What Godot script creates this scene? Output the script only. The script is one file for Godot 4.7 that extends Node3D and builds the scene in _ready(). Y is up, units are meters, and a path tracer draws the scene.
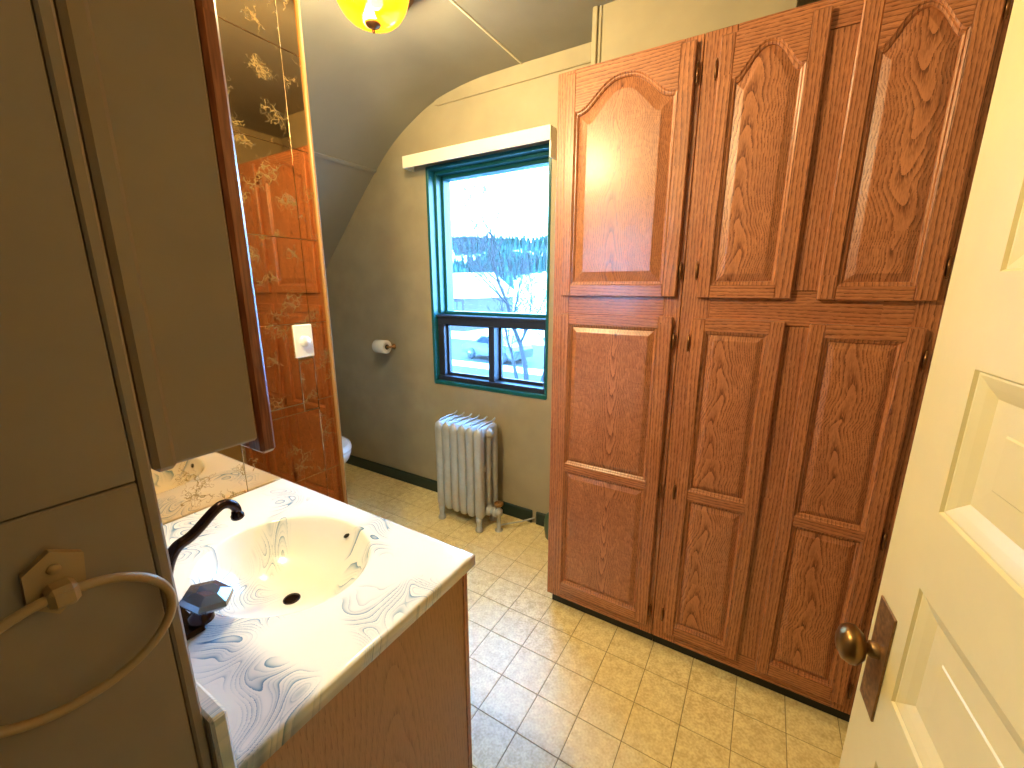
extends Node3D

# ---------------------------------------------------------------- mesh builder
class Mb:
	var v := PackedVector3Array()
	var uv := PackedVector2Array()
	var g := PackedInt32Array()
	func tri(a: Vector3, b: Vector3, c: Vector3, s := -1, ua := Vector2.ZERO, ub := Vector2.ZERO, uc := Vector2.ZERO):
		if (b - a).cross(c - a).length_squared() < 1e-16:
			return
		v.append(a); v.append(b); v.append(c)
		uv.append(ua); uv.append(ub); uv.append(uc)
		for k in 3: g.append(s)
	func quad(a: Vector3, b: Vector3, c: Vector3, d: Vector3, s := -1):
		tri(a, b, c, s); tri(a, c, d, s)
	func flip(from: int):
		for k in range(from, v.size(), 3):
			var t := v[k + 1]; v[k + 1] = v[k + 2]; v[k + 2] = t
			var q := uv[k + 1]; uv[k + 1] = uv[k + 2]; uv[k + 2] = q
	func orient(from: int):            # closed piece: clockwise seen from outside
		var vol := 0.0
		var c := v[from] if from < v.size() else Vector3.ZERO
		for k in range(from, v.size(), 3):
			vol += (v[k] - c).dot((v[k + 1] - c).cross(v[k + 2] - c))
		if vol > 0: flip(from)
	func face(from: int, out: Vector3):  # open piece that looks towards out
		var s := 0.0
		for k in range(from, v.size(), 3):
			s += (v[k + 1] - v[k]).cross(v[k + 2] - v[k]).dot(out)
		if s > 0: flip(from)

func mat_img(w: int, h: int, f: Callable) -> ImageTexture:
	var d := PackedByteArray()
	d.resize(w * h * 3)
	var k := 0
	for y in h:
		for x in w:
			var c: Color = f.call(x, y)
			d[k] = clampi(int(c.r * 255.0), 0, 255)
			d[k + 1] = clampi(int(c.g * 255.0), 0, 255)
			d[k + 2] = clampi(int(c.b * 255.0), 0, 255)
			k += 3
	var im := Image.create_from_data(w, h, false, Image.FORMAT_RGB8, d)
	im.generate_mipmaps()
	return ImageTexture.create_from_image(im)

func noise(sd: int, fr: float, oct := 3) -> FastNoiseLite:
	var n := FastNoiseLite.new()
	n.seed = sd; n.frequency = fr
	n.noise_type = FastNoiseLite.TYPE_SIMPLEX_SMOOTH
	n.fractal_type = FastNoiseLite.FRACTAL_FBM
	n.fractal_octaves = oct
	return n

func hexc(r: int, gg: int, b: int) -> Color:
	return Color(r / 255.0, gg / 255.0, b / 255.0)

func plain(c: Color, rough := 0.6, metal := 0.0, coat := 0.0) -> StandardMaterial3D:
	var m := StandardMaterial3D.new()
	m.albedo_color = c; m.roughness = rough; m.metallic = metal
	if coat > 0.0:
		m.clearcoat_enabled = true; m.clearcoat = coat; m.clearcoat_roughness = 0.12
	return m

# paint or plaster with mottled grain, mapped by world position
func mottled(c: Color, amount: float, scale: float, rough: float, sd: int, _bump := 0.0, fr := 0.012) -> StandardMaterial3D:
	var n := noise(sd, fr, 5)
	var t := mat_img(256, 256, func(x, y):
		# seamless: blend of the noise with itself across the border
		var fx: float = x / 256.0
		var fy: float = y / 256.0
		var q: float = lerpf(lerpf(n.get_noise_2d(x, y), n.get_noise_2d(x - 256, y), fx), lerpf(n.get_noise_2d(x, y - 256), n.get_noise_2d(x - 256, y - 256), fx), fy)
		var s: float = 1.0 + q * amount * 2.2
		return Color(c.r * s, c.g * s, c.b * (s * 0.9 + 0.1)))
	var m := StandardMaterial3D.new()
	m.albedo_texture = t
	m.uv1_triplanar = true; m.uv1_world_triplanar = true
	m.uv1_scale = Vector3.ONE * scale
	m.roughness = rough
	return m

# ---------------------------------------------------------------- shape helpers
func bx(mb: Mb, lo: Vector3, hi: Vector3, b := 0.0):
	var f := mb.v.size()
	if b <= 0.0:
		var P := []
		for k in 8: P.append(Vector3(hi.x if k & 1 else lo.x, hi.y if k & 2 else lo.y, hi.z if k & 4 else lo.z))
		for q in [[0, 1, 3, 2], [5, 4, 6, 7], [4, 0, 2, 6], [1, 5, 7, 3], [2, 3, 7, 6], [4, 5, 1, 0]]:
			mb.quad(P[q[0]], P[q[1]], P[q[2]], P[q[3]])
		mb.orient(f)
		return
	# chamfered box
	var c := (lo + hi) / 2
	var e := (hi - lo) / 2
	b = minf(b, minf(e.x, minf(e.y, e.z)) * 0.9)
	var pt := func(sx, sy, sz, ax):
		var q := Vector3(e.x - b, e.y - b, e.z - b)
		q[ax] = e[ax]
		return c + Vector3(q.x * sx, q.y * sy, q.z * sz)
	for ax in 3:
		var a1 := (ax + 1) % 3
		var a2 := (ax + 2) % 3
		for s in [-1, 1]:
			var r := []
			for st in [[-1, -1], [1, -1], [1, 1], [-1, 1]]:
				var sg := Vector3.ONE
				sg[ax] = s; sg[a1] = st[0]; sg[a2] = st[1]
				r.append(pt.call(sg.x, sg.y, sg.z, ax))
			if s > 0: mb.quad(r[0], r[1], r[2], r[3])
			else: mb.quad(r[3], r[2], r[1], r[0])
		# edges along ax
		for s1 in [-1, 1]:
			for s2 in [-1, 1]:
				var q := []
				for sa in [-1, 1]:
					for face in [a1, a2]:
						var sg := Vector3.ONE
						sg[ax] = sa; sg[a1] = s1; sg[a2] = s2
						q.append(pt.call(sg.x, sg.y, sg.z, face))
				if s1 * s2 > 0: mb.quad(q[0], q[1], q[3], q[2])
				else: mb.quad(q[1], q[0], q[2], q[3])
	for k in 8:
		var sx := 1 if k & 1 else -1
		var sy := 1 if k & 2 else -1
		var sz := 1 if k & 4 else -1
		var p0 = pt.call(sx, sy, sz, 0)
		var p1 = pt.call(sx, sy, sz, 1)
		var p2 = pt.call(sx, sy, sz, 2)
		if sx * sy * sz > 0: mb.tri(p0, p1, p2)
		else: mb.tri(p0, p2, p1)
	mb.orient(f)

# rows of points joined into a skin; closed rows wrap; caps close the two ends
func loft(mb: Mb, rows: Array, wrap := true, caps := true, s := 0):
	var f := mb.v.size()
	var n: int = rows[0].size()
	for i in rows.size() - 1:
		for j in (n if wrap else n - 1):
			var k := (j + 1) % n
			mb.quad(rows[i][j], rows[i][k], rows[i + 1][k], rows[i + 1][j], s)
	if caps:
		for e in [0, rows.size() - 1]:
			var c := Vector3.ZERO
			for p in rows[e]: c += p
			c /= n
			for j in n:
				var k := (j + 1) % n
				if e == 0: mb.tri(c, rows[e][k], rows[e][j], s + 1)
				else: mb.tri(c, rows[e][j], rows[e][k], s + 1)
	mb.orient(f)

func lathe(mb: Mb, at: Vector3, prof: Array, ax := Vector3.UP, n := 24, s := 0, sq := Vector2.ONE):
	var e1 := ax.cross(Vector3(0.31, 0.2, 0.93)).normalized()
	if absf(ax.y) > 0.99: e1 = Vector3.RIGHT
	var e2 := ax.cross(e1).normalized()
	var rows := []
	for p in prof:
		var r := []
		for k in n:
			var a := TAU * k / n
			r.append(at + ax * p[1] + (e1 * cos(a) * sq.x + e2 * sin(a) * sq.y) * maxf(p[0], 0.0001))
		rows.append(r)
	loft(mb, rows, true, true, s)

func tube(mb: Mb, path: Array, rad, n := 10, s := 0, closed := false):
	var rows := []
	var m := path.size()
	var up := Vector3(0.13, 0.97, 0.21)
	for i in m:
		var d: Vector3
		if closed: d = (path[(i + 1) % m] - path[(i + m - 1) % m]).normalized()
		else: d = (path[mini(i + 1, m - 1)] - path[maxi(i - 1, 0)]).normalized()
		if absf(d.dot(up)) > 0.95: up = Vector3(0.9, 0.1, 0.3)
		var e1 := d.cross(up).normalized()
		up = e1.cross(d).normalized()
		var r: float = rad[i] if rad is Array else rad
		var row := []
		for k in n:
			var a := TAU * k / n
			row.append(path[i] + (e1 * cos(a) + up * sin(a)) * r)
		rows.append(row)
	if closed:
		# close on the first ring, shifted to the nearest start
		var best := 0
		var bd := 1e9
		for k in n:
			var dd: float = rows[0][k].distance_to(rows[m - 1][0])
			if dd < bd: bd = dd; best = k
		var row := []
		for k in n: row.append(rows[0][(k + best) % n])
		rows.append(row)
	loft(mb, rows, true, not closed, s)

# extrude a polygon given in two axes along the third
func extrude(mb: Mb, poly: PackedVector2Array, lo: float, hi: float, plane := "xy", s := -1):
	var f := mb.v.size()
	var to3 := func(p: Vector2, d: float) -> Vector3:
		if plane == "xy": return Vector3(p.x, p.y, d)
		if plane == "zy": return Vector3(d, p.y, p.x)
		return Vector3(p.x, d, p.y)
	var ix := Geometry2D.triangulate_polygon(poly)
	for k in range(0, ix.size(), 3):
		mb.tri(to3.call(poly[ix[k]], lo), to3.call(poly[ix[k + 1]], lo), to3.call(poly[ix[k + 2]], lo), s)
		mb.tri(to3.call(poly[ix[k]], hi), to3.call(poly[ix[k + 2]], hi), to3.call(poly[ix[k + 1]], hi), s)
	var area := 0.0
	for k in poly.size():
		var q := poly[(k + 1) % poly.size()]
		area += poly[k].x * q.y - q.x * poly[k].y
	var tri_area := 0.0
	if ix.size() >= 3:
		tri_area = (poly[ix[1]] - poly[ix[0]]).cross(poly[ix[2]] - poly[ix[0]])
	var same: bool = (area > 0) == (tri_area > 0)
	for k in poly.size():
		var j := (k + 1) % poly.size()
		var a = to3.call(poly[k], lo)
		var b = to3.call(poly[j], lo)
		var c = to3.call(poly[j], hi)
		var d = to3.call(poly[k], hi)
		if same: mb.quad(b, a, d, c, s)
		else: mb.quad(a, b, c, d, s)
	mb.orient(f)

# offset a closed outline inwards by d (outline runs counter-clockwise)
func inset(o: PackedVector2Array, d: float) -> PackedVector2Array:
	var r := PackedVector2Array()
	var n := o.size()
	for k in n:
		var e0 := (o[k] - o[(k + n - 1) % n]).normalized()
		var e1 := (o[(k + 1) % n] - o[k]).normalized()
		var n0 := Vector2(-e0.y, e0.x)
		var n1 := Vector2(-e1.y, e1.x)
		var b := (n0 + n1)
		var q := b / maxf(0.35, b.dot(n0)) if b.length() > 0.01 else n0
		r.append(o[k] + q * d)
	return r

# UVs by box projection: grain runs along axis ga; one texture is tu metres across and tv metres along
func commit(mb: Mb, called: String, m: Material, parent: Node, ga := 1, off := Vector2.ZERO, tu := 0.5, tv := 1.0, tang := false) -> MeshInstance3D:
	var o := MeshInstance3D.new()
	o.mesh = make_mesh(mb, m, ga, off, tu, tv, tang)
	o.name = called
	o.cast_shadow = GeometryInstance3D.SHADOW_CASTING_SETTING_ON
	parent.add_child(o, true)
	return o

func make_mesh(mb: Mb, m: Material, ga := 1, off := Vector2.ZERO, tu := 0.5, tv := 1.0, tang := false) -> ArrayMesh:
	var st := SurfaceTool.new()
	st.begin(Mesh.PRIMITIVE_TRIANGLES)
	for k in range(0, mb.v.size(), 3):
		var nn := (mb.v[k + 1] - mb.v[k]).cross(mb.v[k + 2] - mb.v[k]).abs()
		var na := nn.max_axis_index()
		for j in 3:
			var p := mb.v[k + j]
			var u: Vector2 = mb.uv[k + j]
			if ga >= 0:
				if na == ga:
					u = Vector2(p[(ga + 1) % 3] / tu, p[(ga + 2) % 3] / tv) + off
				else:
					u = Vector2(p[3 - na - ga] / tu, p[ga] / tv) + off
			st.set_smooth_group(4294967295 if mb.g[k + j] < 0 else mb.g[k + j])
			st.set_uv(u)
			st.add_vertex(p)
	st.generate_normals()
	if tang: st.generate_tangents()
	st.set_material(m)
	return st.commit()

var taken := {}
func numbered(called: String) -> String:
	if not taken.has(called):
		taken[called] = 0
		return called
	taken[called] += 1
	return "%s_%03d" % [called, taken[called]]

func thing(called: String, label: String, category: String, at := Vector3.ZERO, group := "") -> Node3D:
	var o := Node3D.new()
	o.name = numbered(called)
	add_child(o, true)
	o.position = at
	o.set_meta("label", label)
	o.set_meta("category", category)
	if group != "": o.set_meta("group", group)
	return o

func structure(called: String, label := "") -> Node3D:
	var o := Node3D.new()
	o.name = called
	add_child(o, true)
	o.set_meta("kind", "structure")
	if label != "": o.set_meta("label", label)
	return o

func node(called: String, parent: Node, at := Vector3.ZERO) -> Node3D:
	var o := Node3D.new()
	o.name = called
	parent.add_child(o, true)
	o.position = at
	return o

func part(called: String, parent: Node, lo: Vector3, hi: Vector3, m: Material, bev := 0.002, ga := 1) -> MeshInstance3D:
	var mb := Mb.new()
	bx(mb, lo, hi, bev)
	return commit(mb, called, m, parent, ga, Vector2(rng.randf(), rng.randf()))

var rng := RandomNumberGenerator.new()
var M := {}

# ---------------------------------------------------------------- materials
func make_materials():
	# oak: straight grain for frames
	var n1 := noise(11, 0.02, 2)
	var n2 := noise(12, 0.5, 2)
	var n3 := noise(13, 0.006, 3)
	var oak := func(ring: float, x: float, y: float) -> Color:
		var fr: float = ring - floorf(ring)
		var pore: float = n2.get_noise_2d(x * 2.6, y * 0.055)
		var dark: float = exp(-fr * 2.6) * clampf(0.75 + pore * 1.1, 0.0, 1.0)
		var fine: float = clampf(n2.get_noise_2d(x * 3.9 + 300.0, y * 0.09) * 1.3 - 0.12, 0.0, 1.0)
		var tone: float = n3.get_noise_2d(x * 3.0, y * 0.4) * 0.5
		var t: float = clampf(dark * 1.12 + fine * 0.3 - 0.07, 0.0, 1.0)
		var a := Color(0.735 + tone * 0.12, 0.475 + tone * 0.1, 0.315 + tone * 0.07)
		return a.lerp(Color(0.345, 0.165, 0.085), t)
	var straight := mat_img(512, 1024, func(x, y):
		var w: float = n1.get_noise_2d(x * 0.3, y * 0.05) * 1.5
		return oak.call(x / 512.0 * 46.0 + w, x, y))
	var cath := mat_img(768, 1024, func(x, y):
		var col: int = int(x / 256)
		var cx: float = ((x % 256) / 256.0 - 0.5 + [0.04, -0.06, 0.09][col]) * 0.36
		var cy: float = y / 1024.0 * [1.0, -1.0, 1.0][col] + [0.0, 1.0, 0.25][col]
		var px: float = x + col * 500.0
		cx += n3.get_noise_2d(col * 900.0, y * 0.7) * 0.025
		var h: float = 0.012 + cy * [0.085, 0.11, 0.10][col]
		var R: float = sqrt(cx * cx * 2.6 + h * h) + n1.get_noise_2d(px * 0.4, y * 0.07) * 0.0030
		return oak.call(R / 0.0088, px, y))
	for k in [["oak", straight], ["oak_panel", cath]]:
		var m := StandardMaterial3D.new()
		m.albedo_texture = k[1]
		m.roughness = 0.40
		m.metallic_specular = 0.5
		m.clearcoat_enabled = true; m.clearcoat = 0.4; m.clearcoat_roughness = 0.26
		M[k[0]] = m
	# plain veneer of the vanity: same wood, weaker figure and browner
	var van := mat_img(512, 512, func(x, y):
		var cx: float = (x / 512.0 - 0.45) * 0.6
		var h: float = 0.03 + y / 512.0 * 0.1
		var R: float = sqrt(cx * cx * 1.2 + h * h) + n1.get_noise_2d(x * 0.3, y * 0.2) * 0.008
		var fr: float = R / 0.011
		fr -= floorf(fr)
		var pore: float = n2.get_noise_2d(x * 1.8, y * 0.07)
		var t: float = clampf(exp(-fr * 4.0) * (0.4 + pore) * 0.6 + maxf(pore, 0.0) * 0.25, 0.0, 1.0)
		return Color(0.69, 0.52, 0.38).lerp(Color(0.40, 0.265, 0.175), t))
	M.vanity = StandardMaterial3D.new()
	M.vanity.albedo_texture = van
	M.vanity.roughness = 0.42
	var walnut := mat_img(256, 512, func(x, y):
		var q: float = n2.get_noise_2d(x * 1.2, y * 0.05) * 0.6 + n1.get_noise_2d(x * 1.0, y * 0.1) * 0.6
		return Color(0.66, 0.40, 0.27).lerp(Color(0.40, 0.20, 0.13), clampf(0.5 + q, 0.0, 1.0)))
	M.walnut = StandardMaterial3D.new()
	M.walnut.albedo_texture = walnut
	M.walnut.roughness = 0.3
	# painted surfaces
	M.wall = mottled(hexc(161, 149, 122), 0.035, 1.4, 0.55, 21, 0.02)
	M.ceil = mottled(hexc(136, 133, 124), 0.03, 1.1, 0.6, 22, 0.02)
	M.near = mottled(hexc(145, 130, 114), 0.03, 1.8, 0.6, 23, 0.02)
	M.trimcream = plain(hexc(232, 224, 200), 0.4)
	M.door = mottled(hexc(214, 200, 152), 0.02, 2.0, 0.38, 24, 0.015)
	M.baseboard = plain(hexc(22, 44, 40), 0.4)
	M.teal = plain(hexc(20, 92, 100), 0.35)
	M.bronze_al = plain(hexc(46, 52, 68), 0.4, 0.2)
	M.valance = plain(hexc(240, 234, 218), 0.45)
	M.black = plain(hexc(20, 18, 18), 0.5)
	M.white = plain(hexc(240, 240, 236), 0.25, 0.0, 0.4)
	M.gold = plain(hexc(158, 116, 60), 0.45)
	M.groove = mottled(hexc(160, 136, 90), 0.06, 2.0, 0.7, 31)
	M.hinge = plain(hexc(128, 88, 56), 0.3, 0.85)
	M.brass = plain(hexc(128, 96, 56), 0.3, 0.9)
	M.oldbrass = mottled(hexc(146, 112, 72), 0.22, 9.0, 0.42, 33, 0.0, 0.03)
	M.oldbrass.metallic = 0.75
	M.faucet = plain(hexc(46, 34, 36), 0.2, 0.9)
	M.rad = mottled(hexc(182, 184, 186), 0.06, 3.0, 0.42, 34)
	M.rad.metallic = 0.25
	M.tan = plain(hexc(168, 142, 104), 0.5)
	M.green = plain(hexc(62, 84, 66), 0.4)
	# vinyl floor tile
	var f1 := noise(41, 0.03, 4)
	var f2 := noise(42, 0.12, 3)
	var f3 := noise(43, 0.01, 2)
	var ft := mat_img(512, 512, func(x, y):
		var fx: float = x / 512.0
		var fy: float = y / 512.0
		var s := func(n: FastNoiseLite) -> float:
			return lerpf(lerpf(n.get_noise_2d(x, y), n.get_noise_2d(x - 512, y), fx), lerpf(n.get_noise_2d(x, y - 512), n.get_noise_2d(x - 512, y - 512), fx), fy)
		var a: float = s.call(f1)
		var b: float = s.call(f2)
		var c: float = s.call(f3)
		var t: float = clampf(0.42 + a * 0.8 + b * 0.85, 0.0, 1.0)
		return Color(0.975, 0.91, 0.70).lerp(Color(0.81, 0.71, 0.47), t * 0.85 + c * 0.12))
	M.tile = StandardMaterial3D.new()
	M.tile.albedo_texture = ft
	M.tile.uv1_triplanar = true; M.tile.uv1_world_triplanar = true
	M.tile.uv1_scale = Vector3.ONE * 1.35
	M.tile.roughness = 0.33
	# cultured marble: ivory with blue-grey swirls
	var w1 := noise(51, 0.0042, 1)
	var w2 := noise(52, 0.0042, 1)
	var w3 := noise(53, 0.0042, 1)
	var w4 := noise(54, 0.0036, 2)
	var w5 := noise(55, 0.03, 2)
	var mt := mat_img(960, 640, func(x, y):
		var qx: float = x + w1.get_noise_2d(x, y) * 120.0
		var qy: float = y + w2.get_noise_2d(x, y) * 120.0
		var r: float = w3.get_noise_2d(qx * 0.9, qy * 1.6) * 4.0 + w5.get_noise_2d(x * 0.5, y * 0.5) * 0.18
		var mask: float = clampf(w4.get_noise_2d(x + 90.0, y) * 3.0 - 0.05, 0.0, 1.0)
		var d1: float = r - floorf(r)
		var d2: float = r * 3.0 - floorf(r * 3.0)
		var line: float = exp(-d1 * 8.0) * mask * 0.75 + exp(-d2 * 5.0) * mask * mask * 0.36 + (1.0 - d1) * mask * 0.07
		return Color(0.865, 0.855, 0.83).lerp(Color(0.27, 0.42, 0.55), clampf(line, 0.0, 0.8)))
	M.marble = StandardMaterial3D.new()
	M.marble.albedo_texture = mt
	M.marble.roughness = 0.16
	M.marble.clearcoat_enabled = true; M.marble.clearcoat = 0.5; M.marble.clearcoat_roughness = 0.06
	# gold-veined mirror glass
	var vein := Image.create(1024, 1024, false, Image.FORMAT_L8)
	vein.fill(Color(0, 0, 0))
	var vr := RandomNumberGenerator.new()
	vr.seed = 77
	for k in 24:
		var p := Vector2(vr.randf() * 1024, vr.randf() * 1024)
		var dir := vr.randf() * TAU
		var stack := [[p, dir, vr.randi_range(70, 170), 1.8]]
		while stack.size() > 0:
			var s = stack.pop_back()
			var q: Vector2 = s[0]
			var a: float = s[1]
			var wd: float = s[3]
			for i in s[2]:
				a += vr.randfn(0.0, 0.55)
				a = lerpf(a, s[1], 0.06)
				q += Vector2(cos(a), sin(a)) * 1.6
				var rr: float = maxf(0.5, wd * (0.45 + 0.7 * absf(sin(i * 0.11 + k))))
				var ri := int(ceilf(rr))
				for yy in range(-ri, ri + 1):
					for xx in range(-ri, ri + 1):
						if xx * xx + yy * yy <= rr * rr + 0.3:
							vein.set_pixel(posmod(int(q.x) + xx, 1024), posmod(int(q.y) + yy, 1024), Color(1, 1, 1))
				if vr.randf() < 0.07 and wd > 0.9:
					stack.append([q, a + (1.0 if vr.randf() < 0.5 else -1.0) * vr.randf_range(0.6, 1.4), vr.randi_range(15, 60), wd * 0.62])
	var vd := vein.get_data()
	var alb := PackedByteArray()
	alb.resize(1024 * 1024 * 3)
	var orm := PackedByteArray()
	orm.resize(1024 * 1024 * 3)
	for k in 1024 * 1024:
		var on := vd[k] > 127
		alb[k * 3] = 120 if on else 206
		alb[k * 3 + 1] = 92 if on else 180
		alb[k * 3 + 2] = 40 if on else 142
		orm[k * 3] = 255
		orm[k * 3 + 1] = 115 if on else 8
		orm[k * 3 + 2] = 60 if on else 255
	var om := ORMMaterial3D.new()
	om.albedo_texture = ImageTexture.create_from_image(Image.create_from_data(1024, 1024, false, Image.FORMAT_RGB8, alb))
	om.orm_texture = ImageTexture.create_from_image(Image.create_from_data(1024, 1024, false, Image.FORMAT_RGB8, orm))
	M.vein_mirror = om
	M.mirror = plain(hexc(235, 238, 238), 0.02, 1.0)
	M.glass = plain(Color(0.85, 0.95, 0.97, 0.03), 0.02)
	M.glass.transparency = BaseMaterial3D.TRANSPARENCY_ALPHA
	M.acrylic = plain(hexc(78, 92, 112), 0.1, 0.4)
	M.acrylic.clearcoat_enabled = true; M.acrylic.clearcoat = 1.0
	M.acrylic.clearcoat_roughness = 0.03
	# outside
	M.snow = mottled(hexc(240, 246, 250), 0.02, 0.15, 0.8, 61)
	M.street = mottled(hexc(34, 34, 37), 0.06, 0.4, 0.8, 62)
	M.lawn = mottled(hexc(36, 46, 44), 0.05, 0.3, 0.8, 63)
	M.house = plain(hexc(50, 39, 42), 0.8)
	M.housetrim = plain(hexc(50, 66, 84), 0.6)
	M.pine = plain(hexc(20, 66, 62), 0.9)
	M.bark = mottled(hexc(38, 42, 50), 0.2, 4.0, 0.9, 64)
	M.car = plain(hexc(62, 72, 74), 0.25, 0.0, 0.6)
	M.carglass = plain(hexc(20, 36, 48), 0.1)
	M.rubber = plain(hexc(36, 50, 62), 0.7)

# ---------------------------------------------------------------- scene
const SKY_ENERGY := 5.1
const SUN_ENERGY := 0.15
const LAMP_ENERGY := 1.6
const VANITY_ENERGY := 2.05
const EXPOSURE := 1.0

func _ready():
	rng.seed = 5
	var cam := Camera3D.new()
	cam.name = "camera"
	add_child(cam)
	cam.position = Vector3(0, 1.5, 0)
	cam.rotation_degrees = Vector3(-13.0, 31.1, 0)
	cam.fov = rad_to_deg(2.0 * atan(384.0 / 418.0))
	cam.near = 0.02
	cam.far = 800
	cam.current = true

	var sky_mat := ProceduralSkyMaterial.new()
	sky_mat.sky_top_color = Color(0.40, 0.71, 1.0)
	sky_mat.sky_horizon_color = Color(0.76, 0.90, 1.0)
	sky_mat.ground_horizon_color = Color(0.76, 0.90, 1.0)
	sky_mat.ground_bottom_color = Color(0.6, 0.7, 0.8)
	sky_mat.sky_energy_multiplier = SKY_ENERGY
	sky_mat.ground_energy_multiplier = SKY_ENERGY * 0.6
	var sky := Sky.new()
	sky.sky_material = sky_mat
	var env := Environment.new()
	env.background_mode = Environment.BG_SKY
	env.sky = sky
	env.tonemap_mode = Environment.TONE_MAPPER_LINEAR
	env.tonemap_exposure = EXPOSURE
	env.sdfgi_enabled = true
	env.ssao_enabled = true
	env.ssil_enabled = true
	var we := WorldEnvironment.new()
	we.environment = env
	add_child(we)
	var sun := DirectionalLight3D.new()
	sun.name = "sun"
	sun.light_energy = SUN_ENERGY
	sun.light_color = Color(1.0, 0.96, 0.9)
	sun.shadow_enabled = true
	sun.light_angular_distance = 0.5
	add_child(sun)
	sun.rotation_degrees = Vector3(-38, 35, 0)   # from behind the house towards the hill

	make_materials()
	build_shell()
	build_window()
	build_cabinets()
	build_vanity()
	build_mirror_wall()
	build_medicine_cabinet()
	build_room_door()
	build_radiator()
	build_lamp()
	build_vanity_light()
	build_small_things()
	build_outside()

const ZB := -2.185     # face of the window wall
const CEIL := 2.645

func build_shell():
	# floor: dark joint bed, tiles laid on it
	var fl := structure("floor", "beige vinyl floor in a square tile pattern")
	part("joint_bed", fl, Vector3(-3.35, -0.12, -2.2), Vector3(0.6, -0.0022, 1.6), M.groove, 0.0)
	var mb := Mb.new()
	bx(mb, Vector3(-0.0788, -0.0025, -0.0788), Vector3(0.0788, 0, 0.0788), 0.0010)
	var tile := make_mesh(mb, M.tile)
	for i in range(-19, 4):
		for j in range(-5, 11):
			var x := -0.096 + 0.08 + i * 0.16
			var z := -1.462 + 0.08 + j * 0.16
			if z > 0.05 and x < -0.7: continue
			if x < -0.72 and z > -0.72 and x > -1.6: continue   # under the vanity
			if z < -1.72 and x > -0.66: continue                # under the cabinets
			if x < -1.6 and z > -1.0: continue
			var t := MeshInstance3D.new()
			t.mesh = tile
			t.name = "tile"
			fl.add_child(t, true)
			t.position = Vector3(x, 0, z)
	# window wall with the opening cut out
	var wb := structure("wall_back", "tan painted wall with the window")
	mb = Mb.new()
	var ox0 := -1.952
	var ox1 := -1.076
	var oy0 := 0.848
	var oy1 := 2.238
	bx(mb, Vector3(-3.45, -0.1, -2.36), Vector3(ox0, 2.85, ZB))
	bx(mb, Vector3(ox1, -0.1, -2.36), Vector3(0.62, 2.85, ZB))
	bx(mb, Vector3(ox0, -0.1, -2.36), Vector3(ox1, oy0, ZB))
	bx(mb, Vector3(ox0, oy1, -2.36), Vector3(ox1, 2.85, ZB))
	commit(mb, "wall_surface", M.wall, wb)
	# the upper wall sheet stands proud by a few millimetres above a seam
	mb = Mb.new()
	bx(mb, Vector3(-1.86, 2.566, ZB), Vector3(-0.76, CEIL + 0.02, ZB + 0.006), 0.002)
	commit(mb, "upper_wall_sheet", M.wall, wb)
	part("seam_trim", wb, Vector3(-1.84, 2.560, ZB), Vector3(-0.76, 2.567, ZB + 0.009), M.wall, 0.002)
	# vaulted ceiling
	var prof := [Vector2(0.62, CEIL), Vector2(-1.3, CEIL), Vector2(-1.5, 2.642), Vector2(-1.66, 2.628), Vector2(-1.84, 2.597), Vector2(-2.0, 2.541), Vector2(-2.21, 2.430), Vector2(-2.41, 2.274), Vector2(-2.62, 2.075), Vector2(-2.84, 1.852), Vector2(-3.0, 1.69), Vector2(-3.12, 1.53), Vector2(-3.2, 1.35), Vector2(-3.23, 1.15), Vector2(-3.24, -0.1)]
	var cv := Curve2D.new()
	for k in prof.size():
		var t := Vector2.ZERO
		if k > 1 and k < prof.size() - 2:
			t = (prof[k + 1] - prof[k - 1]) / 6.0
		cv.add_point(prof[k], -t, t)
	var pts := cv.tessellate(4, 2.0)
	var rows_in := []
	var rows := []
	for z in [-2.36, 0.12]:
		var r := []
		for p in pts: r.append(Vector3(p.x, p.y, z))
		rows_in.append(r)
	# inner skin and a thick outer skin
	mb = Mb.new()
	for i in pts.size() - 1:
		var a0: Vector3 = rows_in[0][i]
		var a1: Vector3 = rows_in[0][i + 1]
		var b0: Vector3 = rows_in[1][i]
		var b1: Vector3 = rows_in[1][i + 1]
		mb.quad(a0, a1, b1, b0, 0)
	mb.face(0, Vector3(0.4, -1, 0))
	var f := mb.v.size()
	var out := []
	for i in pts.size():
		var d := (pts[mini(i + 1, pts.size() - 1)] - pts[maxi(i - 1, 0)]).normalized()
		var nn := Vector2(d.y, -d.x)     # away from the room
		out.append(pts[i] + nn * 0.12)
	for i in pts.size() - 1:
		var o0: Vector2 = out[i]
		var o1: Vector2 = out[i + 1]
		mb.quad(Vector3(o0.x, o0.y, -2.36), Vector3(o1.x, o1.y, -2.36), Vector3(o1.x, o1.y, 0.12), Vector3(o0.x, o0.y, 0.12), 1)
		for z in [-2.36, 0.12]:
			mb.quad(Vector3(pts[i].x, pts[i].y, z), Vector3(pts[i + 1].x, pts[i + 1].y, z), Vector3(o1.x, o1.y, z), Vector3(o0.x, o0.y, z))
	mb.face(f, Vector3(-0.4, 1, 0))
	var ce := structure("ceiling", "vaulted sheet ceiling that curves down to the left")
	commit(mb, "vault", M.ceil, ce)
	# seam battens
	part("batten", ce, Vector3(-1.260, CEIL - 0.005, -2.184), Vector3(-1.250, CEIL + 0.01, 0.1), M.trimcream, 0.002)
	mb = Mb.new()
	var sd := Vector2(-2.40, 2.282)
	var sdir := Vector2(-0.70, -0.71)
	var sn := Vector2(0.71, -0.70)
	var sp := PackedVector2Array([sd + sn * 0.008, sd + sn * 0.008 + sdir * 0.022, sd + sdir * 0.022 - sn * 0.02, sd - sn * 0.02])
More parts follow.
